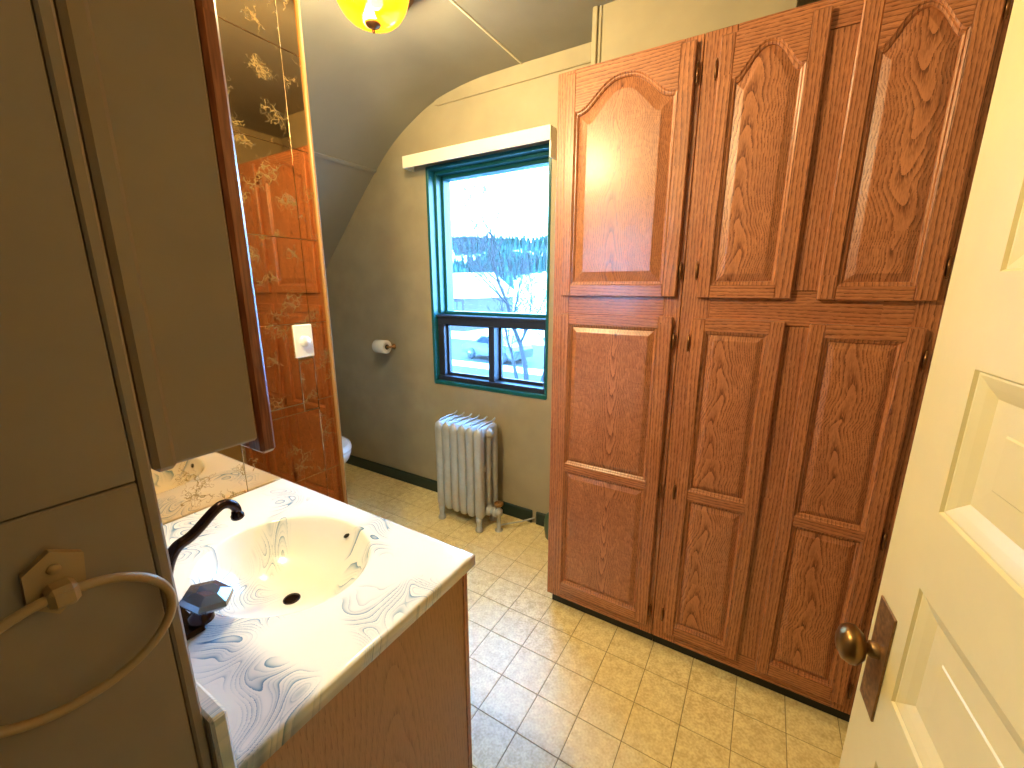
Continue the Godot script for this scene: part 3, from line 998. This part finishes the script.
func build_room_door():
	# five flat horizontal panels, opened into the room
	var d := structure("door_1", "open cream panelled door with a brass knob")
	d.set_meta("label", "open cream painted panel door with an old brass knob")
	d.position = Vector3(0.2755, 0, -0.036)
	d.rotation_degrees.y = 5.5
	# local axes: -z along the door from the hinge, -x face to the camera
	var W := 0.758
	var st := 0.108
	var H := 2.02
	var th := 0.035
	part("stile", d, Vector3(0, 0.01, -st), Vector3(th, H, 0), M.door, 0.0)
	part("stile", d, Vector3(0, 0.01, -W), Vector3(th, H, -W + st), M.door, 0.0)
	var ys := [0.32, 0.345, 0.0]
	var opens := [[0.235, 0.530], [0.640, 0.822], [0.931, 1.116], [1.225, 1.408], [1.517, 1.700], [1.80, 1.92]]
	var prev := 0.01
	for o in opens:
		part("rail", d, Vector3(0, prev, -W + st), Vector3(th, o[0], -st), M.door, 0.0)
		prev = o[1]
		var out := PackedVector2Array([Vector2(-W + st, o[0]), Vector2(-st, o[0]), Vector2(-st, o[1]), Vector2(-W + st, o[1])])
		for side in [0, 1]:
			var mb := Mb.new()
			var sgn := 1.0 if side == 0 else -1.0
			var xb := 0.0 if side == 0 else th
			var prof := [[0.0, 0.0], [0.0025, 0.0035], [0.005, 0.0035], [0.016, 0.0075], [0.028, 0.0130]]
			var panel := [[0.028, 0.0130], [0.060, 0.0120], [0.062, 0.0105]]
			for pr in [prof, panel]:
				for i in pr.size() - 1:
					var a := inset(out, pr[i][0])
					var b := inset(out, pr[i + 1][0])
					for k in 4:
						var j := (k + 1) % 4
						mb.quad(Vector3(xb + sgn * pr[i][1], a[k].y, a[k].x), Vector3(xb + sgn * pr[i][1], a[j].y, a[j].x), Vector3(xb + sgn * pr[i + 1][1], b[j].y, b[j].x), Vector3(xb + sgn * pr[i + 1][1], b[k].y, b[k].x))
			var c := inset(out, 0.062)
			mb.quad(Vector3(xb + sgn * 0.0105, c[0].y, c[0].x), Vector3(xb + sgn * 0.0105, c[1].y, c[1].x), Vector3(xb + sgn * 0.0105, c[2].y, c[2].x), Vector3(xb + sgn * 0.0105, c[3].y, c[3].x))
			mb.face(0, Vector3(-sgn, 0, 0))
			commit(mb, "panel", M.door, d)
	part("rail", d, Vector3(0, prev, -W + st), Vector3(th, H, -st), M.door, 0.0)
	# knob and plate
	var kz := -W + 0.047
	var k := node("knob_set", d, Vector3(0, 0.946, kz))
	part("knob_plate", k, Vector3(-0.003, -0.091, -0.029), Vector3(0.0, 0.091, 0.029), M.oldbrass, 0.001)
	var mb2 := Mb.new()
	lathe(mb2, Vector3(-0.003, 0.012, 0), [[0.0125, 0], [0.0125, 0.010], [0.0085, 0.012], [0.0085, 0.030], [0, 0.030]], Vector3.LEFT, 16)
	commit(mb2, "shank", M.oldbrass, k)
	mb2 = Mb.new()
	lathe(mb2, Vector3(-0.018, 0.012, 0), [[0.009, 0], [0.021, 0.004], [0.029, 0.013], [0.0295, 0.020], [0.025, 0.029], [0.014, 0.035], [0, 0.037]], Vector3.LEFT, 28)
	commit(mb2, "knob", M.brass, k)

func build_radiator():
	var r := thing("radiator", "silver-painted cast-iron column radiator under the window", "radiator", Vector3(-1.70, 0, -1.93))
	r.scale = Vector3(1.0, 1.05, 1.0)
	# one section, shared: three columns joined by a crown and a foot
	var mb := Mb.new()
	var zs := [0.0, -0.078, -0.150]
	var rr := func(cx: float, cz: float, hx: float, hz: float, y: float) -> Array:
		var row := []
		for k in 14:
			var a := TAU * k / 14.0
			var ca := cos(a)
			var sa := sin(a)
			row.append(Vector3(cx + signf(ca) * pow(absf(ca), 0.7) * hx, y, cz + signf(sa) * pow(absf(sa), 0.7) * hz))
		return row
	for i in 3:
		var hz: float = [0.030, 0.020, 0.026][i]
		var rows := []
		for p in [[0.075, 0.2], [0.085, 0.7], [0.11, 1.0], [0.30, 0.96], [0.56, 0.98], [0.605, 1.0], [0.632, 0.85], [0.645, 0.4]]:
			rows.append(rr.call(0.0, zs[i], 0.0298 * p[1], hz * p[1], p[0]))
		loft(mb, rows)
	# crown and foot headers run front to back
	for h in [[0.612, 0.036, 0.026], [0.105, 0.028, 0.022]]:
		var rows := []
		for p in [[0.022, 0.3], [0.012, 0.85], [-0.02, 1.0], [-0.075, 1.0], [-0.13, 1.0], [-0.165, 0.85], [-0.175, 0.3]]:
			var row := []
			for k in 12:
				var a := TAU * k / 12.0
				row.append(Vector3(cos(a) * h[2] * p[1], h[0] + sin(a) * h[1] * p[1], p[0]))
			rows.append(row)
		loft(mb, rows)
	# rib along the crown and the tie at mid height
	tube(mb, [Vector3(0, 0.640, 0.014), Vector3(0, 0.652, -0.01), Vector3(0, 0.656, -0.075), Vector3(0, 0.652, -0.15), Vector3(0, 0.662, -0.178)], 0.0055, 8)
	bx(mb, Vector3(-0.012, 0.36, -0.15), Vector3(0.012, 0.40, 0.0), 0.006)
	var sec := make_mesh(mb, M.rad)
	for k in 6:
		var s := MeshInstance3D.new()
		s.mesh = sec
		s.name = "section"
		r.add_child(s, true)
		s.position = Vector3(k * 0.0605, 0, 0)
	# feet under both end sections
	for fx in [0.0, 0.3025]:
		for fz in [0.012, -0.145]:
			mb = Mb.new()
			lathe(mb, Vector3(fx, 0, fz), [[0.0, 0.0], [0.022, 0.0], [0.026, 0.008], [0.022, 0.020], [0.015, 0.032], [0.017, 0.055], [0.022, 0.09], [0.0, 0.09]], Vector3.UP, 14)
			commit(mb, "foot", M.rad, r)
	# bosses on the end section
	mb = Mb.new()
	lathe(mb, Vector3(0.325, 0.600, -0.075), [[0.030, 0], [0.030, 0.010], [0.020, 0.014], [0.020, 0.026], [0.012, 0.030], [0, 0.030]], Vector3.RIGHT, 16)
	commit(mb, "end_plug", M.rad, r)
	# valve, its wheel and the feed pipe
	var vv := node("valve", r, Vector3(0.325, 0.115, -0.06))
	mb = Mb.new()
	lathe(mb, Vector3.ZERO, [[0.034, 0], [0.034, 0.014], [0.024, 0.018], [0.024, 0.040], [0.030, 0.042], [0.030, 0.062], [0.020, 0.066], [0.020, 0.090], [0, 0.092]], Vector3.RIGHT, 12)
	commit(mb, "union", M.rad, vv)
	mb = Mb.new()
	lathe(mb, Vector3(0.078, -0.115, 0), [[0.026, 0], [0.026, 0.005], [0.013, 0.008], [0.012, 0.10], [0.024, 0.105], [0.024, 0.135], [0.014, 0.14], [0.010, 0.165], [0, 0.165]], Vector3.UP, 14)
	commit(mb, "riser", M.rad, vv)
	mb = Mb.new()
	lathe(mb, Vector3(0.078, 0.046, 0), [[0.004, 0], [0.022, 0.002], [0.030, 0.010], [0.030, 0.020], [0.022, 0.026], [0, 0.028]], Vector3.UP, 16)
	commit(mb, "hand_wheel", M.oldbrass, vv)
	var p := thing("heating_pipe", "thin pale pipe running from the wall to the radiator valve", "pipe")
	mb = Mb.new()
	tube(mb, [Vector3(-1.29, 0.035, -2.0), Vector3(-1.2, 0.035, -2.1), Vector3(-1.145, 0.035, -2.182)], 0.005, 10)
	commit(mb, "pipe", M.rad, p)

func build_lamp():
	var at := Vector3(-1.40, 0.118, -1.307)
	var l := thing("ceiling_lamp", "glowing amber glass bowl lamp with bronze finial on the ceiling", "lamp", at)
	var mb := Mb.new()
	lathe(mb, Vector3(0, 0, 0), [[0, CEIL - 0.118], [0.085, CEIL - 0.118], [0.08, CEIL - 0.13], [0.05, CEIL - 0.14], [0.05, 2.485], [0.150, 2.478], [0.157, 2.470], [0.157, 2.458], [0.0, 2.458]], Vector3.UP, 36)
	commit(mb, "holder", M.hinge, l)
	# glass bowl
	var glass := plain(Color(1.0, 0.66, 0.04), 0.12)
	glass.emission_enabled = true
	glass.emission = Color(1.0, 0.62, 0.02)
	glass.emission_energy_multiplier = 0.85
	glass.transparency = BaseMaterial3D.TRANSPARENCY_ALPHA
	glass.albedo_color.a = 0.72
	mb = Mb.new()
	lathe(mb, Vector3.ZERO, [[0.015, 2.347], [0.050, 2.350], [0.082, 2.361], [0.106, 2.381], [0.123, 2.406], [0.134, 2.434], [0.140, 2.457]], Vector3.UP, 40)
	commit(mb, "lamp_bowl", glass, l)
	var glow := plain(Color(1, 1, 1), 0.5)
	glow.emission_enabled = true
	glow.emission = Color(1.0, 0.86, 0.55)
	glow.emission_energy_multiplier = 8.0
	for s in [-1, 1]:
		mb = Mb.new()
		lathe(mb, Vector3(s * 0.055, 2.395, s * 0.035), [[0, -0.026], [0.018, -0.022], [0.026, -0.008], [0.026, 0.008], [0.018, 0.028], [0.012, 0.05], [0, 0.05]], Vector3.UP, 16)
		commit(mb, "lamp_bulb", glow, l)
	mb = Mb.new()
	lathe(mb, Vector3(0, 2.318, 0), [[0, 0], [0.004, 0.003], [0.007, 0.010], [0.004, 0.014], [0.003, 0.017], [0.014, 0.020], [0.026, 0.026], [0.031, 0.036], [0.0, 0.038]], Vector3.UP, 18)
	commit(mb, "finial", M.hinge, l)
	var o := OmniLight3D.new()
	o.name = "lamp_light"
	o.light_color = Color(1.0, 0.90, 0.66)
	o.light_energy = LAMP_ENERGY
	o.omni_range = 12.0
	o.omni_attenuation = 2.0
	o.light_size = 0.06
	o.shadow_enabled = true
	l.add_child(o)
	o.position = Vector3(0, 2.385, 0)

# wall light over the medicine cabinet, above the frame: its highlight is on the cabinet door and its shadows on sink top and floor
func build_vanity_light():
	var l := thing("vanity_light", "round frosted wall light above the medicine cabinet", "lamp", Vector3(-1.055, 2.25, -0.176))
	var mb := Mb.new()
	lathe(mb, Vector3.ZERO, [[0, 0], [0.06, 0.0], [0.055, 0.015], [0.02, 0.025], [0.016, 0.13], [0.030, 0.14], [0.030, 0.165], [0, 0.165]], Vector3.FORWARD, 24)
	commit(mb, "wall_bracket", M.hinge, l)
	var glow := plain(Color(1, 1, 1), 0.4)
	glow.emission_enabled = true
	glow.emission = Color(1.0, 0.82, 0.5)
	glow.emission_energy_multiplier = 3.0
	mb = Mb.new()
	var prof := []
	for k in 13:
		var a := PI * k / 12.0
		prof.append([0.062 * sin(a), -0.062 * cos(a)])
	lathe(mb, Vector3(0, 0, -0.222), prof, Vector3.UP, 24)
	commit(mb, "lamp_globe", glow, l)
	var o := OmniLight3D.new()
	o.name = "vanity_lamp_light"
	o.light_color = Color(1.0, 0.91, 0.67)
	o.light_energy = VANITY_ENERGY
	o.omni_range = 12.0
	o.omni_attenuation = 2.0
	o.light_size = 0.06
	o.shadow_enabled = true
	l.add_child(o)
	o.position = Vector3(0, 0, -0.222)

func build_small_things():
	# oval towel ring on the near wall
	var t := thing("towel_ring", "tan oval towel ring hanging on the shaded near wall", "towel ring", Vector3(-0.62, 0, 0))
	var mb := Mb.new()
	var hexp := PackedVector2Array()
	for q in [[-0.104, 1.218], [-0.080, 1.232], [-0.058, 1.216], [-0.056, 1.180], [-0.076, 1.160], [-0.100, 1.178]]: hexp.append(Vector2(q[0], q[1]))
	extrude(mb, hexp, 0.0, 0.010, "zy")
	commit(mb, "wall_plate", M.tan, t)
	mb = Mb.new()
	lathe(mb, Vector3(0.009, 1.212, -0.080), [[0, 0.0], [0.006, 0], [0.005, 0.004], [0, 0.0045]], Vector3.RIGHT, 12)
	commit(mb, "screw", M.tan, t)
	mb = Mb.new()
	bx(mb, Vector3(0.005, 1.174, -0.092), Vector3(0.032, 1.198, -0.068), 0.005)
	commit(mb, "ring_clamp", M.tan, t)
	mb = Mb.new()
	var pth := []
	for k in 48:
		var a := TAU * k / 48.0
		pth.append(Vector3(0.022, 1.122 + sin(a) * 0.066, -0.077 + cos(a) * 0.088))
	tube(mb, pth, 0.0052, 10, 0, true)
	commit(mb, "ring", M.tan, t)
	# toilet paper on the window wall
	var h := thing("paper_holder", "small dark metal toilet-paper holder on the tan wall", "holder", Vector3(-2.41, 1.075, ZB))
	for s in [0.072]:
		mb = Mb.new()
		lathe(mb, Vector3(s, 0, 0), [[0, 0], [0.022, 0], [0.020, 0.006], [0.008, 0.010], [0.007, 0.055], [0, 0.056]], Vector3.BACK, 16)
		commit(mb, "bracket", M.oldbrass, h)
	mb = Mb.new()
	lathe(mb, Vector3(0.072, 0, 0.052), [[0, -0.0165], [0.010, -0.0165], [0.008, 0.006], [0, 0.006]], Vector3.RIGHT, 12)
	commit(mb, "rod", M.oldbrass, h)
	var p := thing("toilet_roll", "white toilet-paper roll on the holder left of the window", "toilet paper", Vector3(-2.41, 1.075, ZB + 0.052))
	mb = Mb.new()
	lathe(mb, Vector3(-0.052, 0, 0), [[0.019, 0.0], [0.046, 0.0], [0.049, 0.003], [0.049, 0.103], [0.046, 0.106], [0.019, 0.106], [0.019, 0.098]], Vector3.RIGHT, 28)
	commit(mb, "paper", M.white, p)
	mb = Mb.new()
	lathe(mb, Vector3(0.0545, 0, 0), [[0, 0], [0.0188, 0.0], [0.0188, 0.0006], [0, 0.0006]], Vector3.RIGHT, 24)
	commit(mb, "core", M.black, p)
	# toilet in the alcove behind the mirrored wall, facing into the room
	var wc := thing("toilet", "white toilet bowl peeking out behind the mirrored wall", "toilet", Vector3(-2.665, 0.0, -1.665))
	mb = Mb.new()
	var rows := []
	for q in [[0.0, 0.17, 0.105, -0.06], [0.03, 0.17, 0.105, -0.06], [0.10, 0.15, 0.09, -0.06], [0.18, 0.16, 0.105, -0.03], [0.26, 0.22, 0.15, 0.02], [0.33, 0.255, 0.178, 0.05], [0.38, 0.27, 0.185, 0.06], [0.395, 0.265, 0.182, 0.06]]:
		var row := []
		for k in 32:
			var a := TAU * k / 32.0
			row.append(Vector3(q[3] + cos(a) * q[1], q[0], sin(a) * q[2]))
		rows.append(row)
	loft(mb, rows)
	commit(mb, "bowl", M.white, wc)
	mb = Mb.new()
	rows = []
	for q in [[0.397, 0.268, 0.187], [0.412, 0.275, 0.192], [0.416, 0.272, 0.190], [0.432, 0.270, 0.188], [0.440, 0.25, 0.17]]:
		var row := []
		for k in 32:
			var a := TAU * k / 32.0
			row.append(Vector3(0.06 + cos(a) * q[1], q[0], sin(a) * q[2]))
		rows.append(row)
	loft(mb, rows)
	commit(mb, "lid", M.white, wc)
	part("tank", wc, Vector3(-0.47, 0.36, -0.22), Vector3(-0.29, 0.72, 0.22), M.white, 0.02)
	part("tank_lid", wc, Vector3(-0.48, 0.72, -0.23), Vector3(-0.28, 0.75, 0.23), M.white, 0.01)
	part("neck", wc, Vector3(-0.30, 0.22, -0.12), Vector3(-0.12, 0.39, 0.12), M.white, 0.02)
	# green pot half hidden behind the cabinet
	var g := thing("green_container", "dark green rounded container half hidden beside the oak cabinet", "container", Vector3(-0.962, 0, -2.10))
	mb = Mb.new()
	lathe(mb, Vector3.ZERO, [[0, 0], [0.05, 0], [0.058, 0.01], [0.064, 0.06], [0.066, 0.11], [0.058, 0.145], [0.04, 0.162], [0.02, 0.17], [0, 0.172]], Vector3.UP, 24)
	commit(mb, "body", M.green, g)
	mb = Mb.new()
	lathe(mb, Vector3(0, 0.168, 0), [[0.014, 0], [0.012, 0.012], [0.016, 0.02], [0, 0.026]], Vector3.UP, 16)
	commit(mb, "lid_knob", M.green, g)

func build_outside():
	var gy := -2.6
	var gr := structure("ground", "snowy ground outside the window")
	part("snowfield", gr, Vector3(-320, gy - 1.0, -400), Vector3(200, gy - 0.02, -3.2), M.snow, 0.0)
	part("street", gr, Vector3(-120, gy - 0.5, -27), Vector3(60, gy, -18.2), M.street, 0.0)
	part("kerb", gr, Vector3(-120, gy - 0.5, -18.2), Vector3(60, gy + 0.14, -17.2), M.snow, 0.05)
	part("yard", gr, Vector3(-120, gy - 0.5, -17.2), Vector3(60, gy + 0.06, -3.2), M.lawn, 0.0)
	# wooded hill
	var hn := noise(91, 0.012, 3)
	var height := func(x: float, z: float) -> float:
		var d := -z
		var t := smoothstep(75.0, 190.0, d)
		var ridge: float = 23.5 + 2.2 * sin(x * 0.035 + 1.0) + hn.get_noise_2d(x, z) * 3.0
		if d < 75.0: return gy
		return gy + t * ridge + hn.get_noise_2d(x * 3.0, z * 3.0) * 0.8 * t
	var mb := Mb.new()
	for i in 44:
		for j in 20:
			var x := -270.0 + i * 8.0
			var z := -60.0 - j * 8.0
			mb.quad(Vector3(x, height.call(x, z) - 0.03, z), Vector3(x + 8, height.call(x + 8, z) - 0.03, z), Vector3(x + 8, height.call(x + 8, z - 8) - 0.03, z - 8), Vector3(x, height.call(x, z - 8) - 0.03, z - 8), 0)
	mb.face(0, Vector3.UP)
	var hill := structure("hill", "snow-covered hill behind the houses")
	commit(mb, "snow_slope", M.snow, hill)
	mb = Mb.new()
	lathe(mb, Vector3.ZERO, [[0.5, 0.0], [1.15, 0.5], [0.75, 2.2], [0.9, 2.2], [0.4, 4.0], [0.5, 4.0], [0.0, 6.0]], Vector3.UP, 7)
	var pine := make_mesh(mb, M.pine)
	var mm := MultiMesh.new()
	mm.transform_format = MultiMesh.TRANSFORM_3D
	mm.mesh = pine
	var tf := []
	var tr := RandomNumberGenerator.new()
	tr.seed = 9
	var dn := noise(92, 0.018, 2)
	while tf.size() < 2600:
		var z := tr.randf_range(-200, -100)
		var x: float = (-0.95 + tr.randf() * 0.55) * -z
		var dens: float = dn.get_noise_2d(x, z) * 1.6 + (0.5 if z < -125 else -0.28) - clampf((x / z - 0.68) * -4.5, 0.0, 0.8)
		if tr.randf() > 0.15 + dens: continue
		var s := tr.randf_range(0.5, 0.95)
		tf.append(Transform3D(Basis.from_scale(Vector3(s, s * tr.randf_range(0.9, 1.4), s)), Vector3(x, height.call(x, z) - 0.3, z)))
	mm.instance_count = tf.size()
	for k in tf.size(): mm.set_instance_transform(k, tf[k])
	var fo := MultiMeshInstance3D.new()
	fo.multimesh = mm
	fo.name = "conifer_forest"
	add_child(fo)
	fo.set_meta("label", "blue-green conifers scattered over the snowy hill")
	fo.set_meta("category", "forest")
	fo.set_meta("kind", "stuff")
	# long low building with a snowy roof
	var b := thing("house", "low lavender-grey building with a snow-covered roof across the street", "building", Vector3(-31.0, gy, -36.0))
	part("wall", b, Vector3(-14, 0, -5), Vector3(6.4, 3.15, 4.0), M.house, 0.0)
	mb = Mb.new()
	extrude(mb, PackedVector2Array([Vector2(-5.6, 3.1), Vector2(4.6, 3.1), Vector2(4.6, 3.35), Vector2(-0.5, 5.6), Vector2(-5.6, 3.35)]), -14.4, 6.8, "zy")
	commit(mb, "roof", M.snow, b)
	for k in 3:
		part("window", b, Vector3(4.4 + k * 0.65, 2.0, 3.98), Vector3(4.85 + k * 0.65, 2.75, 4.05), M.housetrim, 0.02)
	# parked car
	var c := thing("car", "pale car parked at the kerb across the street", "car", Vector3(-14.6, gy, -20.6))
	c.rotation_degrees.y = -12
	mb = Mb.new()
	var side := PackedVector2Array([Vector2(-0.85, 0.28), Vector2(3.4, 0.28), Vector2(3.45, 0.75), Vector2(3.3, 0.95), Vector2(2.6, 1.0), Vector2(1.9, 1.4), Vector2(0.9, 1.42), Vector2(0.25, 1.0), Vector2(-0.6, 0.86), Vector2(-0.88, 0.7)])
	extrude(mb, side, -0.8, 0.8)
	commit(mb, "body", M.car, c)
	mb = Mb.new()
	extrude(mb, PackedVector2Array([Vector2(0.42, 1.0), Vector2(2.4, 1.0), Vector2(1.85, 1.33), Vector2(0.95, 1.35)]), -0.81, 0.81)
	commit(mb, "side_window", M.carglass, c)
	for wx in [0.0, 2.6]:
		for wz in [-0.72, 0.82]:
			mb = Mb.new()
			lathe(mb, Vector3(wx, 0.31, wz - 0.1), [[0, 0], [0.2, 0.0], [0.31, 0.02], [0.31, 0.18], [0.2, 0.2], [0, 0.2]], Vector3.BACK, 20)
			var wl := commit(mb, "wheel", M.rubber, c)
			mb = Mb.new()
			lathe(mb, Vector3(wx, 0.31, wz - 0.11), [[0, 0], [0.17, 0.0], [0.17, 0.22], [0, 0.22]], Vector3.BACK, 16)
			commit(mb, "hubcap", M.car, wl)
	# bare tree in the yard
	var t := thing("bare_tree", "bare winter tree with thin branches in front of the window", "tree", Vector3(-8.55, gy + 0.06, -15.6))
	var tg := RandomNumberGenerator.new()
	tg.seed = 31
	var tm := Mb.new()
	var bm := Mb.new()
	var grow := [[Vector3(-0.1, -0.05, 0), Vector3(0.04, 1, 0), 7.2, 0.13, 0], [Vector3(-0.45, -0.05, 0.2), Vector3(-0.18, 1, 0.05), 3.6, 0.10, 1], [Vector3(0.5, -0.05, -0.2), Vector3(0.16, 1, 0.05), 4.2, 0.09, 1]]
	while grow.size() > 0:
		var gq = grow.pop_back()
		var pos: Vector3 = gq[0]
		var dir: Vector3 = gq[1].normalized()
		var ln: float = gq[2]
		var rd: float = gq[3]
		var lv: int = gq[4]
		var path := [pos]
		var rads := [rd]
		var nseg := 8 if lv < 2 else 5
		for i in nseg:
			dir = (dir + Vector3(tg.randfn(0, 0.10), tg.randfn(0.03, 0.05), tg.randfn(0, 0.10))).normalized()
			pos += dir * ln / nseg
			path.append(pos)
			rads.append(rd * (1.0 - 0.85 * (i + 1.0) / nseg))
			if lv < 4 and i > 0 and ln > 0.35:
				var nb := 2 if lv == 0 else (2 if lv < 3 else 1)
				for q in nb:
					var sd := Vector3(tg.randfn(0, 1), tg.randf_range(0.1, 0.9), tg.randfn(0, 1)).normalized()
					grow.append([pos, (dir * 0.5 + sd * 0.8), ln * tg.randf_range(0.28, 0.45), maxf(rads[-1] * 0.55, 0.012), lv + 1])
		tube(tm if lv < 2 else bm, path, rads, 6 if lv < 2 else 4)
	commit(tm, "trunk", M.bark, t)
	commit(bm, "branches", M.bark, t)
	# snow bank beside the tree
	var sb := thing("snow_bank", "rounded white snow bank to the right of the bare tree", "snow bank", Vector3(-6.4, gy, -13.4))
	mb = Mb.new()
	lathe(mb, Vector3.ZERO, [[1.5, 0.0], [1.3, 0.25], [0.9, 0.5], [0.4, 0.62], [0, 0.65]], Vector3.UP, 20, 0, Vector2(1.2, 0.8))
	commit(mb, "mound", M.snow, sb)
